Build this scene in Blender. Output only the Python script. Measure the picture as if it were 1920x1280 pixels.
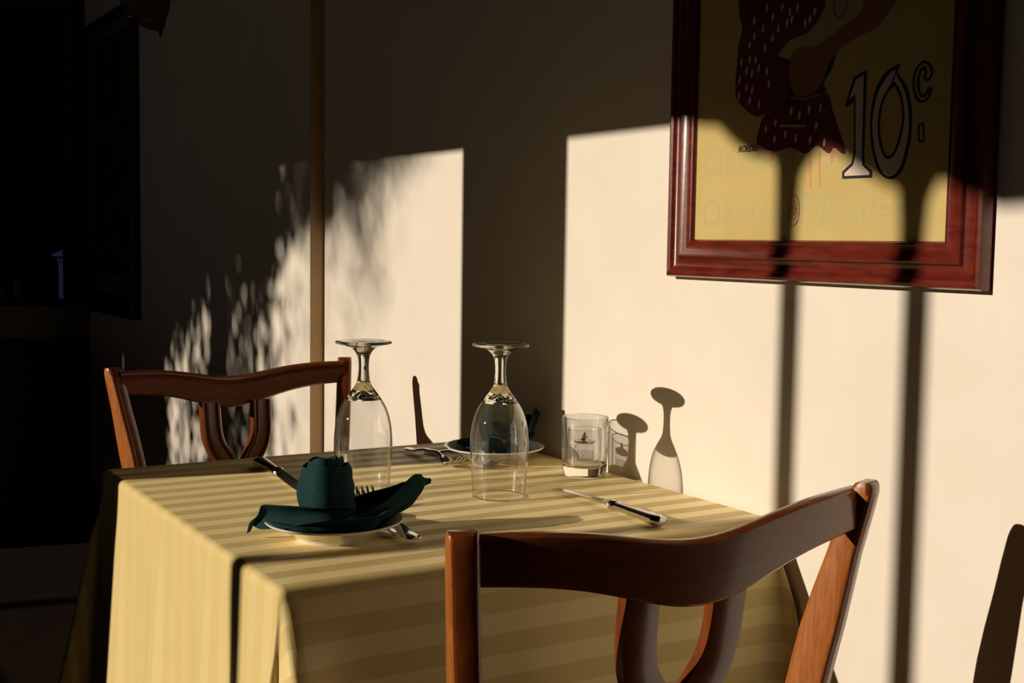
import bpy, bmesh, math, random
from mathutils import Vector, Matrix
from math import sin, cos, pi, tan, radians, exp, sqrt

for o in list(bpy.data.objects):
    bpy.data.objects.remove(o)
S = bpy.context.scene
COL = S.collection

# ------------------------------------------------------------------ camera
# world: x runs across the table into the right wall, y runs along that wall, z up
cd = bpy.data.cameras.new('camera'); cam = bpy.data.objects.new('camera', cd); COL.objects.link(cam)
_r = Vector((0.8535, -0.5209, 0.0146)); _w = Vector((0.5203, 0.8503, -0.0794)).normalized()
_r = (_r - _w * _r.dot(_w)).normalized(); _u = _r.cross(_w)
H = 1.11
cam.matrix_world = Matrix(((_r.x, _u.x, -_w.x, 0), (_r.y, _u.y, -_w.y, 0), (_r.z, _u.z, -_w.z, H), (0, 0, 0, 1)))
cd.sensor_width = 36; cd.lens = 2315.4 / 1920 * 36; cd.clip_start = 0.02; cd.clip_end = 200
S.camera = cam

# ------------------------------------------------------------------ sky, sun, exposure
wd = bpy.data.worlds.new('sky'); S.world = wd; wd.use_nodes = True
bg = wd.node_tree.nodes['Background']; bg.inputs[0].default_value = (0.55, 0.75, 1.0, 1); bg.inputs[1].default_value = 0.006
AZ, EL = radians(-10.3), radians(17.2)
SD = Vector((cos(AZ) * cos(EL), sin(AZ) * cos(EL), -sin(EL)))     # the way sunlight travels
sl = bpy.data.lights.new('sun', 'SUN'); sl.energy = 3.75; sl.angle = 0.0058; sl.color = (1.0, 0.865, 0.69)
sl.cycles.is_caustics_light = True
so = bpy.data.objects.new('sun', sl); COL.objects.link(so)
so.rotation_euler = (-SD).to_track_quat('Z', 'Y').to_euler(); so.location = (-8, 3, 5)
S.cycles.transparent_max_bounces = 40; S.cycles.max_bounces = 16; S.cycles.transmission_bounces = 16
S.view_settings.view_transform = 'Standard'; S.view_settings.look = 'None'
S.view_settings.exposure = 0.0; S.view_settings.gamma = 1.0; S.view_settings.use_curve_mapping = False

# ------------------------------------------------------------------ materials
def rgb(c): return (c[0], c[1], c[2], 1)
def mat(name, col, rough=0.5, spec=0.5, metal=0.0, coat=0.0):
    m = bpy.data.materials.new(name); m.use_nodes = True
    b = m.node_tree.nodes['Principled BSDF']
    b.inputs['Base Color'].default_value = rgb(col); b.inputs['Roughness'].default_value = rough
    b.inputs['Specular IOR Level'].default_value = spec; b.inputs['Metallic'].default_value = metal
    b.inputs['Coat Weight'].default_value = coat; b.inputs['Coat Roughness'].default_value = 0.12
    return m
def nd(m, t, **kw):
    n = m.node_tree.nodes.new(t)
    for k, v in kw.items():
        if hasattr(n, k): setattr(n, k, v)
        else: n.inputs[k.replace('_', ' ')].default_value = v
    return n
def lk(m, a, b): m.node_tree.links.new(a, b)
def ramp(m, fac, stops):
    r = m.node_tree.nodes.new('ShaderNodeValToRGB')
    e = r.color_ramp.elements
    while len(e) < len(stops): e.new(0.5)
    for i, (p, c) in enumerate(stops): e[i].position = p; e[i].color = rgb(c)
    lk(m, fac, r.inputs[0]); return r.outputs[0]
def noisy(m, stops, scale, stretch=(1, 1, 1), detail=4, bump=0.0, bdist=0.001, dist=0.0, coord='Object'):
    b = m.node_tree.nodes['Principled BSDF']
    tc = nd(m, 'ShaderNodeTexCoord'); mp = nd(m, 'ShaderNodeMapping'); mp.inputs['Scale'].default_value = stretch
    n = nd(m, 'ShaderNodeTexNoise', Scale=scale, Detail=detail); n.inputs['Distortion'].default_value = dist
    lk(m, tc.outputs[coord], mp.inputs[0]); lk(m, mp.outputs[0], n.inputs['Vector'])
    if stops: lk(m, ramp(m, n.outputs[0], stops), b.inputs['Base Color'])
    if bump:
        bp = nd(m, 'ShaderNodeBump', Strength=bump, Distance=bdist); lk(m, n.outputs[0], bp.inputs['Height'])
        lk(m, bp.outputs[0], b.inputs['Normal'])
    return m

M_wall = noisy(mat('cream_plaster', (.8, .72, .58), .55, .35), [(.3, (.79, .715, .615)), (.7, (.83, .765, .67))], 9, bump=.35, bdist=.004, detail=6)
M_ceil = mat('ceiling_paint', (.05, .025, .012), .9, .1)
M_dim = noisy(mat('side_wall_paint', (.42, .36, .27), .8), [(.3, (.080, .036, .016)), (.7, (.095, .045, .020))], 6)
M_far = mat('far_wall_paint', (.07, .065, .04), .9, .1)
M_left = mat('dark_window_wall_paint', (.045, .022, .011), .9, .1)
M_black = mat('dark_panelling', (.012, .010, .008), .7)
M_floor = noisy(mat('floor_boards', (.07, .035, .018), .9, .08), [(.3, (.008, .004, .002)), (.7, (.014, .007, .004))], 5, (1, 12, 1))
WST = [(.28, (.13, .030, .007)), (.5, (.17, .040, .009)), (.75, (.22, .055, .012))]
M_wood = noisy(mat('varnished_cherry_wood', (.3, .09, .02), .24, .5, coat=.35), WST, 16, (5, 5, .7), 7, dist=1.2, bump=.04)
M_rail = noisy(mat('varnished_cherry_rail', (.3, .09, .02), .24, .5, coat=.35), WST, 16, (.7, 5, 5), 7, dist=1.2, bump=.04)
M_sunlit_worn = noisy(mat('sunlit_worn_cherry', (.4, .13, .03), .36, .4), [(.28, (.27, .078, .014)), (.5, (.37, .115, .022)), (.75, (.46, .16, .035))], 30, (5, 5, .6), 8, dist=1.5, bump=.25)
M_seat = mat('seat_leather', (.03, .018, .012), .5)
M_frame = noisy(mat('mahogany_frame', (.17, .02, .009), .28, .5, coat=.5), [(.3, (.085, .009, .005)), (.7, (.165, .020, .009))], 30, (4, 1, 4), 6, bump=.08)
M_bframe = mat('black_frame', (.006, .005, .005), .5)
M_mat2 = mat('grey_mount', (.10, .115, .13), .8)
M_print2 = noisy(mat('dark_print', (.02, .025, .03), .5), [(.42, (.004, .005, .007)), (.6, (.035, .045, .05)), (.7, (.10, .10, .08))], 9, (1, 2, 1), 5)
M_china = mat('white_china', (.78, .76, .74), .12, .6, coat=.4)
M_steel = mat('polished_steel', (.66, .64, .62), .14, .5, 1.0)
M_napkin = noisy(mat('dark_green_linen', (.010, .055, .052), .9, .05), [(.3, (.013, .036, .039)), (.7, (.020, .052, .054))], 400, bump=.5, bdist=.0006)
M_shade = mat('sconce_glass', (.12, .055, .04), .5)
M_cable = mat('black_cable', (.01, .01, .01), .6)
M_brass = mat('copper_fitting', (.8, .25, .12), .25, .5, 1.0)
M_post = mat('blue_painted_post', (.009, .015, .065), .8, .1)
M_blocker = mat('black_blocker', (.004, .006, .004), .9, .1)
M_leaf = mat('tree_leaf', (.018, .028, .010), .8, .1)
M_bark = mat('tree_bark', (.08, .06, .04), .9)
M_timber = mat('pale_timber', (.4, .38, .34), .7)
M_oil = mat('lamp_wax', (.75, .72, .60), .35)

def cloth_material():
    m = mat('gold_striped_damask', (.7, .5, .2), .55, .35)
    b = m.node_tree.nodes['Principled BSDF']
    uv = nd(m, 'ShaderNodeUVMap'); sp = nd(m, 'ShaderNodeSeparateXYZ'); lk(m, uv.outputs[0], sp.inputs[0])
    a = nd(m, 'ShaderNodeMath', operation='MULTIPLY_ADD'); a.inputs[1].default_value = 1 / .0495; a.inputs[2].default_value = 100.12
    lk(m, sp.outputs[1], a.inputs[0])
    f = nd(m, 'ShaderNodeMath', operation='FRACT'); lk(m, a.outputs[0], f.inputs[0])
    c = ramp(m, f.outputs[0], [(0, (.72, .555, .225)), (.47, (.72, .555, .225)), (.50, (.84, .675, .31)), (.97, (.84, .675, .31)), (1.0, (.72, .555, .225))])
    lk(m, c, b.inputs['Base Color'])
    rr = ramp(m, f.outputs[0], [(0, (.62,) * 3), (.48, (.62,) * 3), (.5, (.42,) * 3), (1, (.42,) * 3)]); lk(m, rr, b.inputs['Roughness'])
    sw = ramp(m, f.outputs[0], [(0, (.02,) * 3), (.48, (.02,) * 3), (.5, (.32,) * 3), (1, (.32,) * 3)]); lk(m, sw, b.inputs['Sheen Weight'])
    b.inputs['Sheen Roughness'].default_value = .5; b.inputs['Sheen Tint'].default_value = (1, .85, .5, 1)
    mp = nd(m, 'ShaderNodeMapping'); mp.inputs['Scale'].default_value = (900, 900, 900); lk(m, uv.outputs[0], mp.inputs[0])
    n = nd(m, 'ShaderNodeTexNoise', Scale=1.0, Detail=1.0); lk(m, mp.outputs[0], n.inputs['Vector'])
    n2 = nd(m, 'ShaderNodeTexNoise', Scale=7.0, Detail=2.0); lk(m, uv.outputs[0], n2.inputs['Vector'])
    b1 = nd(m, 'ShaderNodeBump', Strength=.35, Distance=.0004); lk(m, n.outputs[0], b1.inputs['Height'])
    b2 = nd(m, 'ShaderNodeBump', Strength=.5, Distance=.006); lk(m, n2.outputs[0], b2.inputs['Height']); lk(m, b1.outputs[0], b2.inputs['Normal'])
    lk(m, b2.outputs[0], b.inputs['Normal'])
    return m
M_cloth = cloth_material()

def thin_glass(name, tint=.965, k=.75, edge=.45, base=.045, pw=2.6):
    # walls a millimetre thin: light goes straight through, reflections and absorption grow at grazing angles
    m = bpy.data.materials.new(name); m.use_nodes = True; t = m.node_tree; t.nodes.clear()
    out = nd(m, 'ShaderNodeOutputMaterial'); mix = nd(m, 'ShaderNodeMixShader'); tr = nd(m, 'ShaderNodeBsdfTransparent'); gl = nd(m, 'ShaderNodeBsdfGlossy')
    gl.inputs['Roughness'].default_value = 0.015; gl.inputs['Color'].default_value = (1, 1, 1, 1)
    lw = nd(m, 'ShaderNodeLayerWeight'); lw.inputs['Blend'].default_value = .5
    p = nd(m, 'ShaderNodeMath', operation='POWER'); p.inputs[1].default_value = pw; lk(m, lw.outputs['Facing'], p.inputs[0])
    a = nd(m, 'ShaderNodeMath', operation='MULTIPLY_ADD'); a.inputs[1].default_value = k; a.inputs[2].default_value = base
    lk(m, p.outputs[0], a.inputs[0]); lk(m, a.outputs[0], mix.inputs[0])
    c = ramp(m, lw.outputs['Facing'], [(.0, (tint,) * 3), (.72, (tint,) * 3), (.93, (edge,) * 3), (1.0, (edge * .25,) * 3)])
    lk(m, c, tr.inputs[0]); lk(m, tr.outputs[0], mix.inputs[1]); lk(m, gl.outputs[0], mix.inputs[2]); lk(m, mix.outputs[0], out.inputs[0])
    return m
M_thin = thin_glass('clear_glass_wall', .972, .72, .42, .045, 2.7)
M_thick = thin_glass('clear_tumbler_wall', .91, .75, .5, .05, 2.4)
M_pane = thin_glass('picture_glass', .97, .4, .8, .03, 4)
M_window = thin_glass('window_glass', .9, .1, .8, .004, 5)
def solid_glass(name):
    m = bpy.data.materials.new(name); m.use_nodes = True; t = m.node_tree; t.nodes.clear()
    out = nd(m, 'ShaderNodeOutputMaterial'); g = nd(m, 'ShaderNodeBsdfGlass'); g.inputs['IOR'].default_value = 1.5; g.inputs['Color'].default_value = (.97, .97, .95, 1)
    lk(m, g.outputs[0], out.inputs[0]); return m
M_glass = solid_glass('solid_clear_glass')

# ------------------------------------------------------------------ helpers
def obj(name, bm, m, parent=None, smooth=True, angle=35, loc=None):
    bmesh.ops.recalc_face_normals(bm, faces=bm.faces[:])
    me = bpy.data.meshes.new(name); bm.to_mesh(me); bm.free()
    for x in (m if isinstance(m, (list, tuple)) else [m]): me.materials.append(x)
    if smooth:
        me.shade_smooth(); me.set_sharp_from_angle(angle=radians(angle))
    o = bpy.data.objects.new(name, me); COL.objects.link(o)
    if parent: o.parent = parent
    if loc: o.location = loc
    return o
def tag(o, label=None, cat=None, group=None, kind=None):
    if label: o['label'] = label
    if cat: o['category'] = cat
    if group: o['group'] = group
    if kind: o['kind'] = kind
    return o
def struct(name, bm, m, **k): return tag(obj(name, bm, m, **k), kind='structure')
def thing(name, label, cat, loc=(0, 0, 0), rz=0, group=None):
    o = bpy.data.objects.new(name, None); COL.objects.link(o); o.location = loc; o.rotation_euler = (0, 0, rz)
    o.empty_display_size = .05
    return tag(o, label, cat, group)
def copy_tree(o, parent=None):
    c = o.copy(); COL.objects.link(c)
    if parent: c.parent = parent
    for ch in list(o.children): copy_tree(ch, c)
    return c
def box(bm, x0, x1, y0, y1, z0, z1, mi=0):
    v = [bm.verts.new((x, y, z)) for x in (x0, x1) for y in (y0, y1) for z in (z0, z1)]
    for f in ((0, 1, 3, 2), (4, 6, 7, 5), (0, 4, 5, 1), (2, 3, 7, 6), (0, 2, 6, 4), (1, 5, 7, 3)):
        bm.faces.new([v[i] for i in f]).material_index = mi
    return v
def bev(bm, w, seg=2, angle=30):
    es = [e for e in bm.edges if len(e.link_faces) == 2 and e.calc_face_angle(0) > radians(angle)]
    bmesh.ops.bevel(bm, geom=es, offset=w, segments=seg, affect='EDGES', profile=.5, clamp_overlap=True)
def loft(bm, rings, closed=True, caps=True, mi=0):
    vs = [[bm.verts.new(p) for p in r] for r in rings]
    n = len(rings[0])
    for a, b in zip(vs, vs[1:]):
        for i in range(n if closed else n - 1):
            j = (i + 1) % n
            bm.faces.new((a[i], a[j], b[j], b[i])).material_index = mi
    if caps and closed:
        bm.faces.new(vs[0]).material_index = mi; bm.faces.new(vs[-1]).material_index = mi
    return vs
def lathe(bm, prof, n=64, c=(0, 0, 0), mi=0, a0=0, a1=2 * pi):
    full = abs(a1 - a0 - 2 * pi) < 1e-6
    cols = []
    k = n if full else n + 1
    for i in range(k):
        a = a0 + (a1 - a0) * i / n
        cols.append([None if r < 1e-7 else bm.verts.new((c[0] + r * cos(a), c[1] + r * sin(a), c[2] + z)) for r, z in prof])
    poles = [bm.verts.new((c[0], c[1], c[2] + z)) if r < 1e-7 else None for r, z in prof]
    for i in range(n):
        A = cols[i]; B = cols[(i + 1) % k]
        for j in range(len(prof) - 1):
            q = [A[j] or poles[j], B[j] or poles[j], B[j + 1] or poles[j + 1], A[j + 1] or poles[j + 1]]
            u = []
            for v in q:
                if v not in u: u.append(v)
            if len(u) > 2: bm.faces.new(u).material_index = mi
def smoothprof(pts, n=8):
    # Catmull-Rom through (r, z)
    out = []
    P = [pts[0]] + list(pts) + [pts[-1]]
    for i in range(1, len(P) - 2):
        p0, p1, p2, p3 = P[i - 1:i + 3]
        for k in range(n):
            t = k / n
            out.append(tuple(.5 * ((2 * b) + (-a + c) * t + (2 * a - 5 * b + 4 * c - d) * t * t + (-a + 3 * b - 3 * c + d) * t ** 3) for a, b, c, d in zip(p0, p1, p2, p3)))
    out.append(tuple(pts[-1])); return out
def tube(bm, pts, r, n=10, mi=0):
    rings = []
    P = [Vector(p) for p in pts]
    for i, p in enumerate(P):
        t = (P[min(i + 1, len(P) - 1)] - P[max(i - 1, 0)]).normalized()
        a = Vector((0, 0, 1)) if abs(t.z) < .9 else Vector((1, 0, 0))
        s = t.cross(a).normalized(); q = s.cross(t)
        rr = r[i] if isinstance(r, (list, tuple)) else r
        rings.append([p + s * rr * cos(2 * pi * k / n) + q * rr * sin(2 * pi * k / n) for k in range(n)])
    loft(bm, rings, mi=mi)
def interp(keys, t):
    for (a, va), (b, vb) in zip(keys, keys[1:]):
        if t <= b:
            f = (t - a) / (b - a) if b > a else 0; f = max(0, min(1, f)); f = f * f * (3 - 2 * f)
            return va + (vb - va) * f
    return keys[-1][1]
POSTER = {
 'one': [(1.0657,0.2143),(1.0858,0.2074),(1.0991,0.1732),(1.0949,0.1717),(1.0843,0.1777),(1.0813,0.1151),(1.0848,0.1036),(1.0993,0.0937),(1.0989,0.085),(1.0509,0.0847),(1.0513,0.0929),(1.0632,0.1015),(1.0653,0.1142)],
 'one_in': [(1.0696,0.2079),(1.0819,0.2042),(1.0922,0.1807),(1.0817,0.1867),(1.0781,0.1137),(1.0815,0.1011),(1.0951,0.0917),(1.095,0.0882),(1.055,0.088),(1.0551,0.0915),(1.0667,0.1),(1.0681,0.1143)],
 'zero_o': [(1.0159,0.2148),(1.0357,0.2081),(1.0509,0.1883),(1.0573,0.1549),(1.0537,0.1227),(1.0433,0.0948),(1.0295,0.083),(1.015,0.0836),(1.0029,0.0975),(0.9952,0.1281),(0.9948,0.1544),(1.0,0.179),(1.0092,0.1953),(1.0182,0.204),(1.0248,0.1925),(1.0278,0.195),(1.0239,0.2035),(1.0162,0.2104)],
 'zero_oo': [(1.0159,0.2148),(1.0357,0.2081),(1.0509,0.1883),(1.0573,0.1549),(1.0537,0.1227),(1.0433,0.0948),(1.0295,0.083),(1.015,0.0836),(1.0029,0.0975),(0.9952,0.1281),(0.9948,0.1544),(1.0,0.179),(1.0092,0.1953),(1.0189,0.2056)],
 'zero_oi': [(1.0218,0.2082),(1.0331,0.2023),(1.0468,0.1834),(1.0531,0.1545),(1.0499,0.1248),(1.0402,0.0981),(1.0291,0.0863),(1.0169,0.0868),(1.0064,0.0999),(0.9989,0.1294),(0.9985,0.1547),(1.0038,0.1772),(1.0113,0.1916),(1.0174,0.1995)],
 'zero_io': [(1.0249,0.1947),(1.04,0.176),(1.0451,0.1494),(1.0419,0.1265),(1.0337,0.1091),(1.0248,0.1057),(1.0164,0.1116),(1.0087,0.1289),(1.0047,0.1508),(1.0081,0.1732),(1.016,0.1894)],
 'zero_ii': [(1.0238,0.1897),(1.0364,0.1746),(1.041,0.1491),(1.0382,0.1286),(1.0315,0.1124),(1.025,0.1093),(1.0189,0.1144),(1.0122,0.1303),(1.0081,0.1511),(1.0115,0.1724),(1.0178,0.1851)],
 'cee': [(0.9705,0.1935),(0.9682,0.2019),(0.9727,0.2099),(0.981,0.213),(0.9902,0.2065),(0.9942,0.1916),(0.9901,0.1759),(0.9814,0.1686),(0.9721,0.1721),(0.9685,0.1815),(0.9718,0.1824),(0.9755,0.1757),(0.9818,0.1756),(0.9857,0.182),(0.9874,0.1931),(0.9846,0.2037),(0.9798,0.2064),(0.9769,0.2017),(0.9782,0.1954),(0.9745,0.1922)],
 'cee_in': [(0.9722,0.1958),(0.9709,0.2017),(0.9744,0.2077),(0.9806,0.2104),(0.9877,0.2049),(0.9911,0.1913),(0.9877,0.1774),(0.9813,0.1712),(0.9738,0.174),(0.9743,0.1738),(0.9811,0.1731),(0.9873,0.1805),(0.9901,0.1929),(0.9866,0.2056),(0.9802,0.2088),(0.9742,0.203),(0.9747,0.1972)],
 'dot': [(0.9836,0.1415),(0.9807,0.1435),(0.9776,0.1411),(0.9762,0.1258),(0.9794,0.1227),(0.9828,0.1255)],
 'dot_in': [(0.9816,0.1392),(0.9805,0.1402),(0.9791,0.139),(0.9785,0.1274),(0.9795,0.1262),(0.981,0.1276)],
 'sleeve': [(1.284,0.3356),(1.2964,0.3146),(1.2898,0.2932),(1.2965,0.2711),(1.2974,0.2481),(1.3002,0.2227),(1.2973,0.2018),(1.2813,0.1862),(1.2581,0.1736),(1.2398,0.1764),(1.2222,0.1874),(1.2011,0.1905),(1.195,0.2095),(1.2013,0.2347),(1.2178,0.2489),(1.1975,0.266),(1.167,0.2716),(1.1447,0.2898),(1.1491,0.3141)],
 'bodice': [(1.2249,0.2473),(1.1964,0.2414),(1.1762,0.2511),(1.1494,0.2502),(1.1292,0.2383),(1.1166,0.2414),(1.1221,0.2234),(1.1357,0.2036),(1.1336,0.1939),(1.1936,0.18),(1.2224,0.1924),(1.2381,0.2189)],
 'arm': [(1.1964,0.2414),(1.1832,0.2544),(1.1528,0.253),(1.1115,0.2687),(1.0782,0.2846),(1.0699,0.3015),(1.0256,0.2944),(1.0334,0.2779),(1.056,0.2611),(1.0858,0.2537),(1.1103,0.243),(1.1288,0.2288),(1.1331,0.2175),(1.1469,0.1976),(1.1804,0.1935),(1.1951,0.212)],
 'paper': [(1.1833,0.2569),(1.2179,0.2514),(1.1976,0.2684),(1.1512,0.2884),(1.1392,0.3125),(1.0699,0.3015),(1.0782,0.2846),(1.1115,0.2687),(1.1528,0.253)],
 'skirt': [(1.2398,0.1764),(1.2222,0.1874),(1.1941,0.1899),(1.1336,0.1939),(1.1196,0.1714),(1.1055,0.1422),(1.0948,0.1181),(1.101,0.1161),(1.1142,0.1239),(1.1235,0.1173),(1.1437,0.128),(1.1634,0.1194),(1.1913,0.1283),(1.2194,0.1249),(1.249,0.1342),(1.2548,0.1396),(1.2501,0.1596)],
 'belt': [(1.212,0.1593),(1.165,0.1554),(1.1649,0.1525),(1.2119,0.1561)],
 'belt2': [(1.1941,0.1911),(1.1665,0.1862),(1.14,0.191),(1.1419,0.1947),(1.1666,0.1903),(1.1925,0.1941)],
 'streak1': [(1.1601,0.1217),(1.1527,0.1213),(1.1512,0.0753),(1.1538,0.0742)],
 'streak2': [(1.1417,0.1207),(1.1374,0.1204),(1.1358,0.0725),(1.1381,0.0797)],
 'streak3': [(1.1911,0.1259),(1.1807,0.1253),(1.1848,0.101)],
 'streak4': [(1.2286,0.128),(1.2212,0.125),(1.2252,0.1102)],
 'streak5': [(1.1237,0.1221),(1.1107,0.119),(1.118,0.1028)],
 'streak6': [(1.2564,0.1346),(1.2452,0.1314),(1.2501,0.1165)],
 'sig': [(1.2751,0.1311),(1.2748,0.1408),(1.2699,0.141),(1.2686,0.1379),(1.2738,0.1356),(1.2675,0.1314)],
 't1': [(1.3606,0.0655),(0.9701,0.0261)],
 't2': [(1.3633,0.1302),(0.9727,0.0776)],
 'stamp': [(1.1814,0.0274),(1.1822,0.0455),(1.1652,0.0274)],
 'corners': [(1.3986,0.3485),(1.3878,0.0085),(0.9448,0.0083),(0.953,0.2786)],
 'dots': [(1.2656,0.3),(1.2423,0.314),(1.2484,0.2875),(1.2647,0.2797),(1.2736,0.2695),(1.2727,0.2504),(1.2607,0.2485),(1.289,0.2484),(1.2778,0.2357),(1.2674,0.2308),(1.2543,0.2369),(1.2914,0.2243),(1.2775,0.2132),(1.2664,0.2091),(1.2916,0.2038),(1.2703,0.1955),(1.2514,0.1887),(1.2386,0.2314),(1.2342,0.2135),(1.2308,0.3),(1.2038,0.2887),(1.1953,0.2924),(1.1992,0.3027),(1.171,0.2841),(1.1628,0.2877),(1.1548,0.296),(1.1856,0.3054),(1.2135,0.3097),(1.2193,0.1623),(1.1906,0.1749),(1.1759,0.1688),(1.1455,0.1533),(1.1592,0.1747),(1.2201,0.1412),(1.2008,0.1462),(1.1557,0.1359),(1.1307,0.132),(1.1814,0.14),(1.237,0.1549),(1.1393,0.1754),(1.2436,0.262),(1.2296,0.2726),(1.2194,0.2836)]}

# ------------------------------------------------------------------ the room
W = 1.157            # face of the right wall
WL = 1.124           # face of its thicker, farther stretch
YS = 2.76            # where the wall steps
YE = 5.085           # face of the end wall
XW = -1.2            # inner face of the window wall on the left
TY, TZ = tan(AZ), -tan(EL) / cos(AZ)      # shift in y and z per metre of x along the sunlight
def back(y, z, x):   # where the ray that lights (W, y, z) crosses the plane x
    d = x - W; return y + TY * d, z + TZ * d
bm = bmesh.new()
box(bm, W, W + .2, -1.8, YS, 0, 2.7); box(bm, WL, W + .2, YS, YE + .15, 0, 2.7)
struct('wall_right', bm, M_wall, smooth=False)
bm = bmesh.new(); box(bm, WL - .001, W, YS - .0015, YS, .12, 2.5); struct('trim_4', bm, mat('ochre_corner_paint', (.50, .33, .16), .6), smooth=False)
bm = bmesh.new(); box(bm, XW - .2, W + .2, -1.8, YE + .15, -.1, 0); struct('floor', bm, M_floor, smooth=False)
bm = bmesh.new(); box(bm, XW - .2, W + .2, -1.8, YE + .15, 2.5, 2.6); struct('ceiling', bm, M_ceil, smooth=False)
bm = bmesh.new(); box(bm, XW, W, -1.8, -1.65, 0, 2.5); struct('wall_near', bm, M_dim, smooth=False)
# window wall: two tall openings with a pier between them
t = .07; x0, x1 = XW - t, XW
zt = back(0, H + .174, x0)[1]
pa = back(1.722, 0, x0)[0]; pb = back(2.081, 0, x1)[0]
SILL = .52
bm = bmesh.new()
box(bm, x0, x1, -1.8, YE + .15, 0, SILL); box(bm, x0, x1, -1.8, YE + .15, zt, 2.5)
box(bm, x0, x1, pa, pb, SILL, zt); box(bm, x0, x1, -1.8, .85, SILL, zt); box(bm, x0, x1, YE - .1, YE + .15, SILL, zt)
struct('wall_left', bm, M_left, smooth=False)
bm = bmesh.new(); box(bm, x0 - .05, x1 + .05, .85, pa, SILL - .03, SILL); box(bm, x0 - .05, x1 + .05, pb, YE - .1, SILL - .03, SILL)
struct('trim_1', bm, M_timber, smooth=False)
# end wall with a window onto the dark
wx0, wx1, wz0, wz1 = .10, 1.061, H - .270, H + .885
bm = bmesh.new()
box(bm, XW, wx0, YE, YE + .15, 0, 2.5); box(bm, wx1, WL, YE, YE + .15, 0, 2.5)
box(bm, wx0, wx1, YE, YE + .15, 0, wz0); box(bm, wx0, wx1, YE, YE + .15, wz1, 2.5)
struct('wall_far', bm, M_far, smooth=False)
win = bpy.data.objects.new('window_1', None); COL.objects.link(win); win.location = (wx0, YE, wz0); tag(win, kind='structure')
bm = bmesh.new(); w_ = wx1 - wx0; h_ = wz1 - wz0
for (a, b_, c, d) in ((-.05, 0, -.02, h_ + .05), (w_, w_ + .035, -.02, h_ + .05), (0, w_, h_, h_ + .05)):
    box(bm, a, b_, -.018, .0, c, d)
for (a, b_, c, d) in ((0, .022, 0, h_), (w_ - .006, w_, 0, h_), (.022, w_ - .022, 0, .022), (.022, w_ - .022, h_ - .022, h_)):
    box(bm, a, b_, .03, .07, c, d)
bev(bm, .002, 1); obj('window_frame', bm, M_far, win, smooth=False)
bm = bmesh.new(); box(bm, .022, w_ - .022, .045, .050, .022, h_ - .022); obj('window_pane', bm, M_window, win, smooth=False)
bm = bmesh.new(); box(bm, wx0 - .06, WL, YE - .05, YE, wz0 - .05, wz0 - .0); box(bm, wx0 - .06, WL, YE - .03, YE, wz0 - .125, wz0 - .05); bev(bm, .004, 2)
struct('trim_2', bm, noisy(mat('sill_paint', (.2, .17, .09), .7), None, 5), smooth=False)
bm = bmesh.new(); box(bm, XW, WL, YE - .022, YE, 0, wz0 - .125); struct('trim_3', bm, M_black, smooth=False)
bm = bmesh.new(); box(bm, W - .014, W, -1.65, YS, 0, .12); box(bm, WL - .014, WL, YS, YE, 0, .12); bev(bm, .003, 1); struct('baseboard_right', bm, M_far, smooth=False)

# ------------------------------------------------------------------ outside
bm = bmesh.new(); box(bm, -30, XW - .25, -12, 16, -.35, -.12); box(bm, XW - .25, 14, YE + .2, 16, -.35, -.12)
struct('ground', bm, mat('garden_soil', (.02, .018, .012), .9), smooth=False)
# fence post with a cap seen through the end window
po = thing('fence_post', 'blue-painted post with a moulded cap outside the dark window', 'post', (1.552, 7.5, -.12), radians(-38))
bm = bmesh.new(); box(bm, -.042, .042, -.04, .04, 0, H - .115 + .12); bev(bm, .004, 1); obj('post_shaft', bm, M_post, po, smooth=False)
bm = bmesh.new()
z0 = H - .115 + .12
loft(bm, [[(sx * a, sy * a, z0 + z) for sx, sy in ((-1, -1), (1, -1), (1, 1), (-1, 1))] for a, z in ((.045, -.035), (.05, -.01), (.068, .0), (.068, .015), (.04, .03), (.008, .045))]); obj('post_cap', bm, M_post, po, smooth=False)
random.seed(5)
bm = bmesh.new()
for i in range(60):
    x = -2 + i * .13; r = .5 + random.random() * .15
    bmesh.ops.create_icosphere(bm, subdivisions=2, radius=r, matrix=Matrix.Translation((x, 10 + random.random() * .4, random.choice((.3, 1.1, 1.9, 2.7)) + random.random() * .3)))
box(bm, -2.5, 7, 10.2, 10.6, -.12, 4)
for v in bm.verts: v.co += Vector((random.uniform(-.03, .03), random.uniform(-.03, .03), random.uniform(-.03, .03)))
tag(obj('backdrop', bm, M_blocker), 'tall black hedge added beyond the end window to keep it dark', 'backdrop')  # black mass added so that no sky shows through the end window
bm = bmesh.new(); box(bm, -.75, -.5, 5.35, 7.3, -.12, 3.2); tag(obj('sun_blocker', bm, M_blocker, smooth=False), 'dark slab added outside the corner of the room to block sun', 'wall')  # unseen slab added to keep sun off the end window's jamb
# porch: unseen frame added and outlined to cast the soft bars and scalloped edge
XP = -2.9
def pb_(y, z): a, b = back(y, z + H, XP); return a, b
low = [(1.50, .22), (1.40, .175), (1.335, .168), (1.30, .142), (1.265, .124), (1.225, .117), (1.2105, .10), (1.2085, .02), (1.2085, -1.6), (1.178, -1.6), (1.178, .02), (1.172, .095), (1.158, .112), (1.135, .128),
       (1.115, .124), (1.085, .104), (1.055, .088), (1.03, .078), (1.006, .068), (1.0015, .02), (1.0015, -1.6), (.970, -1.6), (.970, .02), (.966, .06), (.955, .08), (.94, .078), (.92, .066), (.88, .052), (.80, .055), (.2, .06)]
pts = [pb_(y, z) for y, z in low]
top = [(pts[-1][0], pts[-1][1] + .9), (pts[0][0], pts[0][1] + .9)]
bm = bmesh.new()
ring = pts + top
fa = [bm.verts.new((XP - .02, y, max(z, -.12))) for y, z in ring]; fb = [bm.verts.new((XP + .02, y, max(z, -.12))) for y, z in ring]
bm.faces.new(fa); bm.faces.new(fb[::-1])
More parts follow.
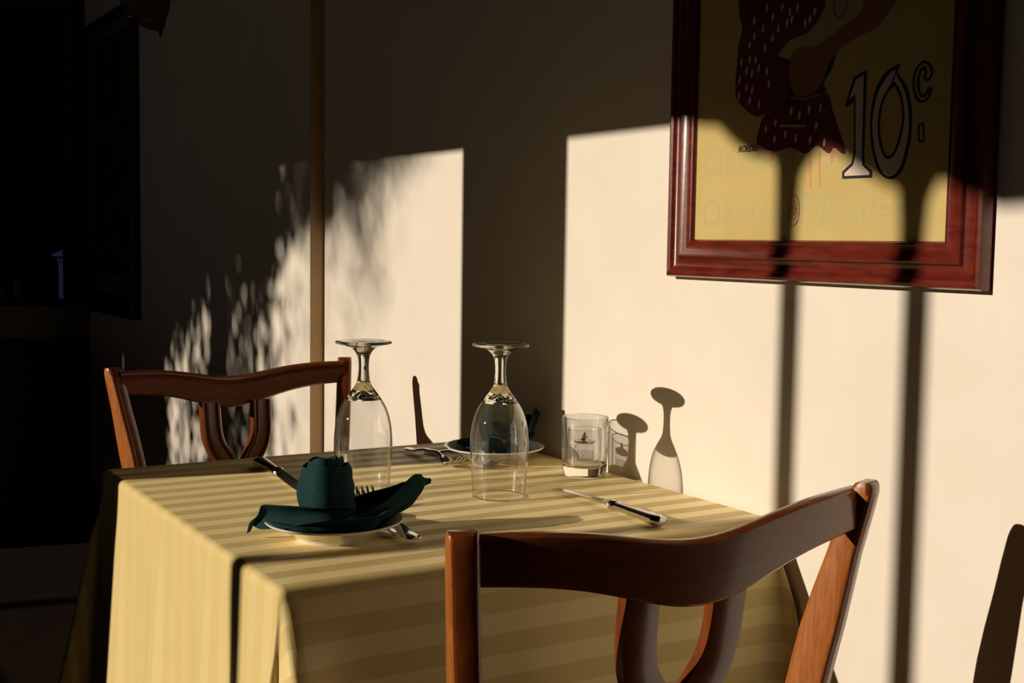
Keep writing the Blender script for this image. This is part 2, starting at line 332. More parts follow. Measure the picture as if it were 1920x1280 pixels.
for i in range(len(ring)):
    j = (i + 1) % len(ring); bm.faces.new((fa[i], fa[j], fb[j], fb[i]))
tag(obj('occluder_frame', bm, M_timber, smooth=False), 'timber porch frame with bracketed posts, added outside the left windows to cast soft bars', 'occluder')
# tree: its crown dapples the farther stretch of wall
def cover(y, z):
    if y < 2.16 or z > .30: return 0
    if y < 2.76:
        # slanting upper left corner of the first bright patch, thinning downwards
        e = interp([(2.16, .22), (2.25, .16), (2.40, .12), (2.5, .04), (2.62, -.05), (2.76, -.10)], y)
        p = .97 / (1 + exp(-(z - e - .02) / .022))
        if 2.42 < y < 2.62 and z < e: p = max(p, .45 * exp(-((z - e) / .20) ** 2))
        if y > 2.60: 
            l = .165 + (y - 2.61) * (-.99)
            p = .985 if z > l else .35 * exp(-((z - l) / .2) ** 2) + .03
        return p
    if y < 3.02: return .96 if z > .02 - (y - 2.76) * .3 else (.35 if 2.9 < y < 2.97 and z < -.05 and z > -.35 else .10)
    if y < 3.38: 
        if 3.05 < y < 3.12 and z < -.30: return .4
        return .993 if z > -.06 else .82
    if y < 3.5: return .993
    if y < 4.0:
        if z > -.10 - (y - 3.5) * .5: return .993
        return .58
    if 4.5 < y < 4.75 and z < -.35: return .75
    return .993
random.seed(11)
bm = bmesh.new()
Y0, Y1, Z0, Z1 = 2.14, 5.3, -1.05, .26
area = (Y1 - Y0) * (Z1 - Z0); N = 42000; la = area * 4.3 / N
for i in range(N):
    y = random.uniform(Y0, Y1); z = random.uniform(Z0, Z1); p = cover(y + random.gauss(0, .02), z + (random.gauss(0, .05) if y > 2.9 else 0))
    need = -math.log(max(1e-3, 1 - min(.993, p)))
    small = y < 2.85
    for rep in range(4 if small else 1):
        if random.random() > need / 5.0: continue
        yr, zr = (y, z) if not rep else (y + random.uniform(-.04, .04), z + random.uniform(-.04, .04))
        x = -random.uniform(9, 12.5) if small else -random.uniform(6, 8.5)
        yy, zz = back(yr, zr + H, x)
        a = la * random.uniform(.6, 1.5) * (.36 if small else 1.5) * (1.7 if p > .98 else 1); ln = sqrt(a * 2.6); wd_ = a / ln
        ax = Vector((random.uniform(-.5, .5), random.uniform(-.35, .35), -1)).normalized()
        sd = ax.cross(SD).normalized(); sd = (sd + Vector((1, 0, 0)) * random.uniform(-.4, .4)).normalized()
        c = Vector((x, yy, zz)); nrm = ax.cross(sd) * (.12 * ln)
        L = [c - ax * ln * .62, c - ax * ln * .25 + sd * wd_ * .62, c + ax * ln * .25 + sd * wd_ * .55, c + ax * ln * .68, c + ax * ln * .25 - sd * wd_ * .55, c - ax * ln * .25 - sd * wd_ * .62]
        v = [bm.verts.new(q) for q in L]; m1 = bm.verts.new(c + nrm)
        for k in range(6): bm.faces.new((v[k], v[(k + 1) % 6], m1))
tr = thing('garden_tree', 'leafy tree standing outside the left windows', 'tree', (-8.8, 5.6, -.12))
fo = obj('foliage', bm, M_leaf, None, smooth=False); fo.parent = tr; fo.matrix_parent_inverse = Matrix.Translation((-8.8, 5.6, -.12)).inverted(); tag(fo, kind='stuff')
bm = bmesh.new()
tube(bm, [(0, 0, 0), (.03, .02, .8), (-.02, .05, 1.6), (.05, .0, 2.4), (0, 0, 3.4)], [.09, .075, .065, .05, .03])
tube(bm, [(-.02, .05, 1.6), (.2, .4, 2.1), (.3, .8, 2.7)], [.04, .03, .015]); tube(bm, [(.0, .05, 1.7), (-.2, -.5, 2.3), (-.2, -1.0, 2.8)], [.04, .03, .015])
obj('trunk', bm, M_bark, tr)

# ------------------------------------------------------------------ pictures
def frame_ring(bm, y0, y1, z0, z1, prof, mi=0):
    # prof: (inset from the outer edge, height off the wall); built facing -x with the wall at local x = 0
    rings = []
    for ins, hgt in prof:
        rings.append([(-hgt, y0 + ins, z0 + ins), (-hgt, y1 - ins, z0 + ins), (-hgt, y1 - ins, z1 - ins), (-hgt, y0 + ins, z1 - ins)])
    loft(bm, rings + [rings[0]], caps=False, mi=mi)
pic = thing('framed_poster', 'yellow poster reading 10c in a reddish mahogany frame on the sunlit wall', 'picture', (W, 0, 0))
py0, py1, pz0, pz1 = .884, 1.432, H - .045, H + .72
bm = bmesh.new()
frame_ring(bm, py0, py1, pz0, pz1, [(0, .0005), (0, .014), (.002, .018), (.006, .0195), (.010, .018), (.012, .0155), (.017, .0130), (.022, .0125), (.0265, .0145), (.0285, .019), (.031, .0205), (.034, .0195), (.037, .0165), (.043, .0145), (.047, .0150), (.0495, .0165), (.052, .0155), (.054, .012), (.054, .009), (.054, .0005)])
obj('frame', bm, M_frame, pic, angle=28)
MP = [mat('poster_yellow', (.72, .56, .22), .6, .3), mat('poster_dark_red', (.16, .018, .012), .6, .3), mat('poster_cream', (.78, .66, .48), .6, .3), mat('poster_navy', (.012, .014, .035), .6, .3),
      mat('poster_skin', (.36, .16, .07), .6, .3), mat('poster_paper', (.55, .45, .28), .6, .3), mat('poster_pink', (.72, .36, .20), .6, .3), mat('poster_faint_green', (.63, .54, .25), .6, .3), mat('poster_maroon', (.05, .010, .008), .6, .3), mat('poster_white', (.80, .68, .58), .6, .3)]
noisy(MP[0], [(.3, (.64, .48, .17)), (.7, (.74, .58, .24))], 7)
XPO = .0098
bm = bmesh.new()
box(bm, -XPO, -.001, py0 + .05, py1 - .05, pz0 + .05, pz1 - .05)
def poly(pts, mi, lay, z=H):
    if len(pts) == 2: return
    v = [bm.verts.new((-XPO - .0001 * lay, y, zz + z)) for y, zz in pts]
    f = bm.faces.new(v); f.material_index = mi
    return f
def stroke(pts, wd, mi, lay, closed=False):
    n = len(pts); m = n if closed else n - 1
    for i in range(m):
        a = Vector(pts[i]); b = Vector(pts[(i + 1) % n]); d = (b - a)
        if d.length < 1e-6: continue
        d.normalize(); q = Vector((-d.y, d.x)) * wd / 2; a2 = a - d * wd * .3; b2 = b + d * wd * .3
        poly([a2 - q, b2 - q, b2 + q, a2 + q], mi, lay + .02 * i)
P_ = dict(POSTER)
def closed_smooth(pts, n=5):
    out = []; m = len(pts)
    for i in range(m):
        p0, p1, p2, p3 = pts[i - 1], pts[i], pts[(i + 1) % m], pts[(i + 2) % m]
        for k in range(n):
            t = k / n
            out.append(tuple(.5 * ((2 * b) + (-a + c) * t + (2 * a - 5 * b + 4 * c - d) * t * t + (-a + 3 * b - 3 * c + d) * t ** 3) for a, b, c, d in zip(p0, p1, p2, p3)))
    return out
for k in ('zero_oo', 'zero_oi', 'zero_io', 'zero_ii', 'cee', 'dot', 'sleeve', 'bodice', 'arm', 'paper', 'skirt'): P_[k] = closed_smooth(P_[k])
poly(P_['paper'], 5, 1); poly(P_['skirt'], 1, 2); poly(P_['bodice'], 8, 3); poly(P_['arm'], 4, 4); poly(P_['sleeve'], 1, 5)
for k in ('streak1', 'streak2', 'streak3', 'streak4', 'streak5', 'streak6'): poly(P_[k], 6, 1.5)
poly(P_['belt'], 5, 7); poly(P_['belt2'], 4, 7)
for y, z in P_['dots']:
    poly([(y + .0022 * cos(a) - .0006 * sin(a), z + .0058 * sin(a)) for a in [k * pi / 4 for k in range(8)]], 2, 8)
poly(P_['one'], 3, 6); poly(P_['one_in'], 9, 9)
poly(P_['zero_oo'], 3, 6); poly(P_['zero_oi'], 9, 9); poly(P_['zero_io'], 3, 10); poly(P_['zero_ii'], 0, 11)
stroke([P_['zero_oo'][0], P_['zero_io'][0]], .0022, 3, 12)
stroke(P_['cee'], .0028, 3, 7, True); stroke(P_['dot'], .0020, 3, 7, True)
stroke([(1.112 + .0135 * cos(a) * .8, .297 + .0150 * sin(a)) for a in [k * pi / 8 for k in range(16)]], .0012, 8, 8, True)
stroke([(1.087 + .0135 * cos(a) * .8, .318 + .0160 * sin(a)) for a in [k * pi / 8 for k in range(16)]], .0012, 8, 8, True)
sy = (P_['stamp'][0][0] + P_['stamp'][2][0]) / 2 - .0; sz = (P_['stamp'][0][1] + P_['stamp'][1][1]) / 2
sc_ = 1.1812
stroke([(sc_ + .0105 * cos(a), .0475 + .0200 * sin(a)) for a in [k * pi / 12 for k in range(24)]], .0009, 4, 8, True)
stroke([(sc_ + .0065 * cos(a), .0475 + .0120 * sin(a)) for a in [k * pi / 12 for k in range(24)]], .0007, 4, 8, True)
stroke([(sc_ + .0030 * cos(a), .0475 + .0060 * sin(a)) for a in [k * pi / 6 for k in range(12)]], .0010, 4, 8, True)
def letters(txt, yl, yr, zb, zh, mi, lay, bold=0.0, shear=0):
    cu = bpy.data.curves.new('lettering', 'FONT'); cu.body = txt; cu.size = 1; cu.offset = bold; cu.shear = shear
    o = bpy.data.objects.new('lettering', cu); COL.objects.link(o)
    dg = bpy.context.evaluated_depsgraph_get(); me = bpy.data.meshes.new_from_object(o.evaluated_get(dg))
    xs = [v.co.x for v in me.vertices]; ys = [v.co.y for v in me.vertices]
    a, b, c, d = min(xs), max(xs), min(ys), max(ys)
    vs = [bm.verts.new((-XPO - .0001 * lay, yl + (yr - yl) * (v.co.x - a) / (b - a), H + zb + zh * (v.co.y - c) / (d - c))) for v in me.vertices]
    for p in me.polygons:
        try: bm.faces.new([vs[i] for i in p.vertices]).material_index = mi
        except ValueError: pass
    bpy.data.objects.remove(o); bpy.data.curves.remove(cu); bpy.data.meshes.remove(me)
for zb in (.0275, .0990):
    letters('C', 1.362, 1.334, zb, .038, 7, 1.2, .005); letters('HOCOLAT', 1.330, 1.187, zb, .030, 7, 1.2, .005)
    letters('M', 1.172, 1.128, zb, .042, 7, 1.2); letters('ENIER', 1.124, .985, zb, .030, 7, 1.2, .005)
letters('ROEDEL', 1.290, 1.252, .1275, .0085, 8, 8, shear=.3)
me = bpy.data.meshes.new('poster'); bm.to_mesh(me); bm.free()
for x in MP: me.materials.append(x)
o = bpy.data.objects.new('poster', me); COL.objects.link(o); o.parent = pic
bm = bmesh.new(); box(bm, -.0140, -.0125, py0 + .05, py1 - .05, pz0 + .05, pz1 - .05); obj('glass_pane', bm, M_pane, pic, smooth=False)

pc2 = thing('framed_print', 'dark print with pale mount in a narrow black frame beside the far window', 'picture', (WL, 0, 0))
qy0, qy1, qz0, qz1 = 4.281, 5.0, H - .283, H + .80
bm = bmesh.new(); frame_ring(bm, qy0, qy1, qz0, qz1, [(0, .0005), (0, .028), (.006, .032), (.030, .030), (.036, .024), (.036, .0005)])
obj('frame', bm, M_bframe, pc2)
bm = bmesh.new(); frame_ring(bm, qy0 + .03, qy1 - .03, qz0 + .03, qz1 - .03, [(0, .001), (0, .014), (.045, .014), (.045, .001)]); box(bm, -.014, -.001, qy0 + .03, qy1 - .03, qz0 + .03, qz0 + .14)
obj('mount', bm, M_mat2, pc2, smooth=False)
bm = bmesh.new(); box(bm, -.012, -.001, qy0 + .04, qy1 - .04, qz0 + .04, qz1 - .04); obj('print', bm, M_print2, pc2, smooth=False)
# wall lamp at the top of the view
sc = thing('wall_lamp', 'dim reddish bowl wall lamp with a hanging cable above the framed print', 'lamp', (WL, 4.02, H + .66))
bm = bmesh.new(); lathe(bm, smoothprof([(.0, 0), (.035, .004), (.062, .014), (.070, .030), (.10, .05), (.125, .09), (.14, .15), (.136, .15), (.12, .09), (.095, .055), (.055, .035), (.0, .03)], 4), 32, a0=pi / 2, a1=3 * pi / 2); obj('lamp_shade', bm, M_shade, sc)
bm = bmesh.new(); lathe(bm, [(0, -.006), (.006, -.004), (.007, .0), (.004, .006), (0, .008)], 16, c=(-.082, .05, .045)); obj('screw', bm, M_brass, sc)
bm = bmesh.new(); tube(bm, [(-.006, -.10, .4), (-.008, -.12, .15), (-.007, -.07, .03), (-.006, -.02, -.02), (-.004, .0, .02)], .003); obj('cable', bm, M_cable, sc)

# ------------------------------------------------------------------ table and cloth
TX0, TX1, TY0, TY1, TT = .450, 1.150, 1.190, 1.955, .750
tb = thing('dining_table', 'square dining table hidden under the gold tablecloth', 'table', ((TX0 + TX1) / 2, (TY0 + TY1) / 2, 0))
hx, hy = (TX1 - TX0) / 2 - .006, (TY1 - TY0) / 2 - .006
bm = bmesh.new(); box(bm, -hx, hx, -hy, hy, TT - .034, TT - .0035); bev(bm, .006, 2); obj('tabletop', bm, M_wood, tb)
bm = bmesh.new(); lathe(bm, smoothprof([(0, .06), (.05, .065), (.04, .12), (.028, .25), (.035, .45), (.05, .6), (.09, .7), (.1, .716), (0, .716)], 5), 28); obj('pedestal', bm, M_wood, tb)
for k in range(4):
    a = k * pi / 2 + pi / 4; bm = bmesh.new()
    tube(bm, [(.02 * cos(a), .02 * sin(a), .11), (.14 * cos(a), .14 * sin(a), .075), (.28 * cos(a), .28 * sin(a), .02)], [.03, .024, .018], 12); obj('foot', bm, M_wood, tb)

def cloth():
    bm = bmesh.new(); uvl = bm.loops.layers.uv.new('UVMap'); UV = {}
    rc = .010      # the bend over the table edge
    # perimeter of the inner rectangle (set in by rc), as (x, y, normal angle)
    per = []
    ax0, ax1, ay0, ay1 = TX0 + rc, TX1 - rc, TY0 + rc, TY1 - rc
    nx, ny, nc = 46, 50, 22
    def side(xa, ya, xb, yb, ang, n):
        for i in range(n): f = i / n; per.append((xa + (xb - xa) * f, ya + (yb - ya) * f, ang, 'S', f))
    def corner(x, y, a0):
        for i in range(nc): per.append((x, y, a0 + pi / 2 * i / nc, 'C', i / nc))
    side(ax0, ay0, ax1, ay0, -pi / 2, nx); corner(ax1, ay0, -pi / 2)
    side(ax1, ay0, ax1, ay1, 0, ny); corner(ax1, ay1, 0)
    side(ax1, ay1, ax0, ay1, pi / 2, nx); corner(ax0, ay1, pi / 2)
    side(ax0, ay1, ax0, ay0, pi, ny); corner(ax0, ay0, pi)
    DX, DY = .48, .275
    ds = [0, .003, .006, .009, .012, .016, .020] + [.02 + .98 * (k / 34) ** 1.1 for k in range(1, 35)]
    rng = random.Random(3)
    rows = []
    for x, y, a, kind, f in per:
        ca, sa = cos(a), sin(a)
        dm = min(DX / max(abs(ca), 1e-4), DY / max(abs(sa), 1e-4)); col = []
        for k, d0 in enumerate(ds):
            d = d0 if k < 7 else .02 + (dm - .02) * ((d0 - .02) / .98)
            # bend: quarter circle of radius rc, then the drop
            L = rc * pi / 2
            if d < L: off = rc * sin(d / rc); z = -(rc - rc * cos(d / rc))
            else:
                e = d - L; g = min(1, e / .10); g = g * g * (3 - 2 * g)
                if kind == 'C':
                    th = f * pi / 2
                    left_near = (x < .6 and y < 1.5)
                    fl = .05 + .17 * exp(-((th - pi / 4) / .34) ** 2) + .025 * cos(th * 4 + pi) * g
                    if left_near:
                        fl = .04 + .32 * exp(-((f - 1.0) / .30) ** 2) + .12 * exp(-((f - .30) / .15) ** 2)
                    if x > 1.0: fl = .03 + .30 * exp(-((f - (.22 if y < 1.5 else .78)) / .20) ** 2)
                    fl *= min(1, .35 + e / .15)
                else:
                    s = x if abs(sa) > .5 else y
                    end = min(f, 1 - f)
                    w_ = exp(-(end / .10) ** 2)
                    fl = .035 + .02 * w_ + (.026 * sin(s * 31 + 1) + .016 * sin(s * 57 + 2.2) + .006 * sin(s * 101)) * g * (.8 if abs(ca) > .5 else .15)
                if kind == 'S' and sa < -.5: fl += .30 * exp(-(f / .055) ** 2) * min(1, .35 + e / .15)
                off = rc + e * fl; z = -rc - e * sqrt(max(.05, 1 - fl * fl))
            X = x + off * ca; Y = y + off * sa
            X = min(X, W - .0035 - .0002 * k)
            v = bm.verts.new((X, Y, TT + z)); col.append(v)
            UV[v] = (x + ca * d, y + sa * d)
        rows.append(col)
    n = len(rows)
    for i in range(n):
        A, B = rows[i], rows[(i + 1) % n]
        for k in range(len(ds) - 1):
            if A[k] is B[k]: continue
            bm.faces.new((A[k], B[k], B[k + 1], A[k + 1]))
    bmesh.ops.remove_doubles(bm, verts=[r[0] for r in rows], dist=1e-6)
    live = [v for v in bm.verts if v.is_valid]
    be = [e for e in bm.edges if e.is_boundary and all(abs(v.co.z - TT) < 1e-5 for v in e.verts)]
    bmesh.ops.contextual_create(bm, geom=be)
    for fc in bm.faces:
        for l in fc.loops:
            u = UV.get(l.vert) or (l.vert.co.x, l.vert.co.y)
            if abs(l.vert.co.z - TT) < 1e-5: u = (l.vert.co.x, l.vert.co.y)
            l[uvl].uv = u
    me_o = obj('tablecloth', bm, M_cloth, angle=80)
    so_ = me_o.modifiers.new('thickness', 'SOLIDIFY'); so_.thickness = .0012; so_.offset = -1
    return tag(me_o, 'gold striped damask tablecloth draped over the table against the wall', 'tablecloth')
cloth()
TS = TT + .0002    # what stands on the cloth

# ------------------------------------------------------------------ chairs
def make_chair(label, loc, rz):
    # local: back along x, sitter faces +y, origin on the floor under the middle of the backrest
    t = thing('dining_chair', label, 'chair', loc, rz, None)
    T = .875
    def post_c(s, z):
        d = T - z
        if z >= .40:
            x = .2350 - .150 * d + .03 * d * d; y = .125 * d + .045 * sin(pi * min(1, d / .48)) * 0.35
        else:
            d2 = .482; x = .2350 - .150 * d2 + .03 * d2 * d2 + .0; y0_ = .125 * d2; y = y0_ - (.40 - z) ** 2 * .55
        return s * x, y
    def sect(cx, cy, z, w, d, rot, r=.006):
        pts = []
        for sx, sy in ((1, 1), (-1, 1), (-1, -1), (1, -1)):
            for k in range(4):
                a = {(1, 1): 0, (-1, 1): pi / 2, (-1, -1): pi, (1, -1): 3 * pi / 2}[(sx, sy)] + k / 3 * pi / 2
                px = sx * (w / 2 - r) + r * cos(a); py = sy * (d / 2 - r) + r * sin(a)
                pts.append((cx + px * cos(rot) - py * sin(rot), cy + px * sin(rot) + py * cos(rot), z))
        return pts
    for s in (-1, 1):
        bm = bmesh.new(); rings = []
        zs = [T, T - .002, T - .006, T - .012, T - .022, T - .04] + [T - .04 - (T - .04) * k / 22 for k in range(1, 23)]
        for i, z in enumerate(zs):
            cx, cy = post_c(s, z); d = T - z
            rr = min(1, sqrt(max(0, 1 - (1 - min(1, d / .016)) ** 2)) * .55 + .45)
            w = .0275 * (.86 + .14 * rr); dp = interp([(0, .026), (.05, .030), (.16, .042), (.42, .040), (.9, .030)], d) * rr
            rings.append(sect(cx, cy, z, w, dp, s * .38, min(.0065, w * .3, dp * .3)))
        loft(bm, rings); bm.normal_update()
        for f_ in bm.faces: f_.material_index = 1 if abs(f_.normal.x) > .8 else 0  # lighter side faces: worn wood plus sunlight painted into the colour
        obj('back_post', bm, [M_wood, M_sunlit_worn], t)
    # top rail: a bowed board with a moulded upper edge, dipping in the middle
    bm = bmesh.new(); rings = []
    n = 48
    for i in range(n + 1):
        f = i / n; u = 2 * f - 1
        x = u * .2275; bow = -.030 * (1 - u * u) + .004
        g = exp(-(u / .46) ** 2)
        zt_ = T - .006 - .022 * g; zb = T - .048 - .034 * g - .006 * (1 - u * u)
        ang = math.atan(-2 * u * -.030 / .224)
        q = Vector((-sin(ang), cos(ang)))      # points to the sitter
        th = .0095; h = zt_ - zb
        prof = [(-th, zb + .003), (-th, zt_ - .010), (-th * .75, zt_ - .003), (-th * .2, zt_), (th * .5, zt_), (th * .95, zt_ - .003), (th * 1.05, zt_ - .007), (th * .85, zt_ - .0095), (th * .62, zt_ - .011), (th * .75, zt_ - .0135), (th, zt_ - .016), (th, zb + .003), (th * .7, zb), (-th * .7, zb)]
        rings.append([(x + q.x * p, bow + .006 + q.y * p, z) for p, z in prof])
    loft(bm, rings); obj('top_rail', bm, M_rail, t, angle=40)
    # two fluted splats curving together like a lyre
    for s in (-1, 1):
        bm = bmesh.new(); rings = []
        path = [(.052, T - .075), (.0515, T - .10), (.0505, T - .125), (.0475, T - .145), (.041, T - .163), (.030, T - .180), (.021, T - .200), (.019, T - .25), (.019, T - .32), (.019, T - .385)]
        path = smoothprof([(a, b) for a, b in path], 4)
        for i, (px, pz) in enumerate(path):
            a_, b_ = path[max(0, i - 1)], path[min(len(path) - 1, i + 1)]
            tx, tz = (b_[0] - a_[0]), (b_[1] - a_[1]); l = sqrt(tx * tx + tz * tz); nxx, nzz = -tz / l, tx / l
            wd = .0195 if pz > T - .18 else interp([(0, .0195), (.06, .017)], T - .18 - pz)
            y = -.010 + .125 * (T - pz)
            pr = [(-1, -.006), (-1, .006), (-.86, .009), (-.70, .009), (-.56, .0045), (-.44, .007), (0, .0085), (.44, .007), (.56, .0045), (.70, .009), (.86, .009), (1, .006), (1, -.006), (.5, -.008), (-.5, -.008)]
            rings.append([(s * (px + a * wd * nxx), y + b, pz + a * wd * nzz) for a, b in pr])
        loft(bm, rings); obj('splat', bm, M_wood, t, angle=30)
    bm = bmesh.new(); box(bm, -.165, .165, .035, .058, .475, .505); bev(bm, .004, 2); obj('lower_rail', bm, M_wood, t)
    # seat frame, cushion, front legs
    bm = bmesh.new()
    for z_ in (0,):
        loft(bm, [[(-.17, .04, z), (.17, .04, z), (.21, .44, z), (.19, .455, z), (-.19, .455, z), (-.21, .44, z)] for z in (.385, .435)])
    bev(bm, .005, 2); obj('seat_frame', bm, M_wood, t)
    bm = bmesh.new(); loft(bm, [[(-.16 * k, .06 + (1 - k) * .2, z), (.16 * k, .06 + (1 - k) * .2, z), (.205 * k, .44 * k, z), (-.205 * k, .44 * k, z)] for k, z in ((.97, .436), (1, .445), (.97, .456), (.85, .464))]); bev(bm, .006, 2)
    obj('seat', bm, M_seat, t)
    for s in (-1, 1):
        bm = bmesh.new(); loft(bm, [sect(s * .185, .425 + .01 * k, z, w, w, 0) for k, z, w in ((0, .384, .036), (0, .30, .034), (.2, .15, .030), (.5, 0, .026))]); obj('front_leg', bm, M_wood, t)
    return t
make_chair('cherry wood chair in the foreground, its back rail towards the camera', (.720, .866, 0), 0)
make_chair('cherry wood chair facing the camera beyond the far side of the table', (.777, 2.285, 0), pi + radians(4))

# ------------------------------------------------------------------ glassware
def ring(R_, r_, z, t):
    bm = bmesh.new(); lathe(bm, [(R_ + r_ * cos(a), z + r_ * sin(a)) for a in [k * pi / 5 for k in range(11)]], 72)
    bmesh.ops.remove_doubles(bm, verts=bm.verts, dist=1e-6); obj('rim', bm, M_glass, t)
def goblet(label, x, y):
    t = thing('wine_glass', label, 'glass', (x, y, TS), 0, 'upturned wine glasses on the gold tablecloth')
    h = .2180
    bm = bmesh.new()
    outer = smoothprof([(.0372, .0012), (.0385, .018), (.0405, .045), (.0417, .066), (.0413, .084), (.0385, .105), (.0330, .122), (.0262, .1345)], 6)
    inner = smoothprof([(.0256, .1345), (.0323, .1212), (.0376, .104), (.0403, .084), (.0407, .066), (.0395, .045), (.0376, .018), (.0364, .0012)], 6)
    lathe(bm, outer + inner + [(.0372, .0012)] , 96); obj('bowl', bm, M_thin, t, angle=60)
    ring(.0368, .0009, .0009, t)
    bm = bmesh.new()
    o1 = smoothprof([(.0256, .1347), (.0205, .1425), (.0145, .1505), (.0102, .158), (.0086, .166), (.0076, .178), (.0080, .190), (.0100, .199), (.0155, .2065), (.0235, .2105), (.0395, .2145)], 6)
    f_ = [(.0402, .2155), (.0400, .2170), (.0385, h), (.030, .2172), (.015, .2164), (0, .2162)]
    i1 = [(0, .1440), (.0020, .1430), (.0065, .1395), (.0120, .1362), (.018, .1348)]
    lathe(bm, i1 + o1 + f_, 96); obj('stem', bm, M_glass, t, angle=50)
    return t
goblet('upturned clear wine glass behind the green napkin, left of two', .735, 1.606)
goblet('upturned clear wine glass in the middle of the table, right of two', .894, 1.491)
tu = thing('tumbler', 'clear heavy-bottomed tumbler holding a small glass oil lamp by the wall', 'tumbler', (1.094, 1.566, TS))
bm = bmesh.new()
lathe(bm, smoothprof([(.0350, .020), (.0362, .045), (.0363, .091)], 5) + [(.0358, .0918), (.0352, .091)] + smoothprof([(.0352, .090), (.0350, .045), (.0338, .020)], 5) + [(.0350, .020)], 80)
obj('glass_wall', bm, M_thick, tu, angle=60)
ring(.0357, .0008, .0918, tu)
bm = bmesh.new()
lathe(bm, [(0, .0015), (.026, .0015), (.0295, 0), (.0325, .002), (.0345, .009), (.0350, .0198), (.0336, .0198), (.030, .0165), (.018, .0145), (0, .014)], 80); obj('glass_base', bm, M_glass, tu, angle=40)
ca = thing('oil_candle', 'small clear glass oil lamp with metal wick cap inside the tumbler', 'candle', (1.094, 1.566, TS + .0168))
bm = bmesh.new()
lathe(bm, [(0, 0), (.024, 0), (.0258, .002), (.0262, .010), (.0265, .056), (.0262, .0568), (.0257, .056), (.0252, .011), (.022, .0085), (0, .008)], 64); obj('holder', bm, M_thin, ca, angle=50)
ring(.0259, .0007, .0568, ca)
bm = bmesh.new(); lathe(bm, [(0, .0085), (.014, .0085), (.0150, .011), (.0150, .030), (.0125, .0335), (.0085, .035), (0, .035)], 48); obj('oil_vial', bm, M_thin, ca, angle=50)
bm = bmesh.new(); lathe(bm, [(0, .0092), (.0135, .0092), (.0140, .012), (.0140, .021), (0, .021)], 40); obj('oil', bm, thin_glass('lamp_oil', .86, .3, .6, .05), ca, angle=50)
bm = bmesh.new(); lathe(bm, [(0, .0355), (.0160, .0355), (.0170, .0375), (.0160, .0385), (.0075, .0395), (.0060, .0410), (.0045, .0425), (.0040, .0460), (.0022, .0475), (.0020, .0510), (0, .0512)], 40); obj('wick_cap', bm, M_steel, ca)

# ------------------------------------------------------------------ plates, napkins
def plate(label, x, y):
    bm = bmesh.new()
    pr = [(0, .0035), (.044, .0035), (.048, .0045), (.056, .0100), (.068, .0165), (.0805, .0208), (.0828, .0215), (.0838, .0228), (.0832, .0240), (.0812, .0240), (.068, .0200), (.056, .0135), (.049, .0085), (.044, .0072), (0, .0070)]
    foot = [(0, .0035), (.040, .0035), (.041, .0), (.045, .0), (.047, .0040), (.056, .0090), (.068, .0160)]
    lathe(bm, foot + [(.0805, .0206), (.0828, .0215), (.0838, .0228), (.0832, .0240), (.0812, .0240), (.068, .0200), (.056, .0135), (.049, .0085), (.044, .0072), (0, .0070)], 96)
    return tag(obj('side_plate', bm, M_china, loc=(x, y, TS), angle=50), label, 'plate', 'white side plates')
plate('white side plate nearest the camera, under the green napkin', .590, 1.372)
plate('white side plate at the far corner of the table by the wall', 1.040, 1.752)

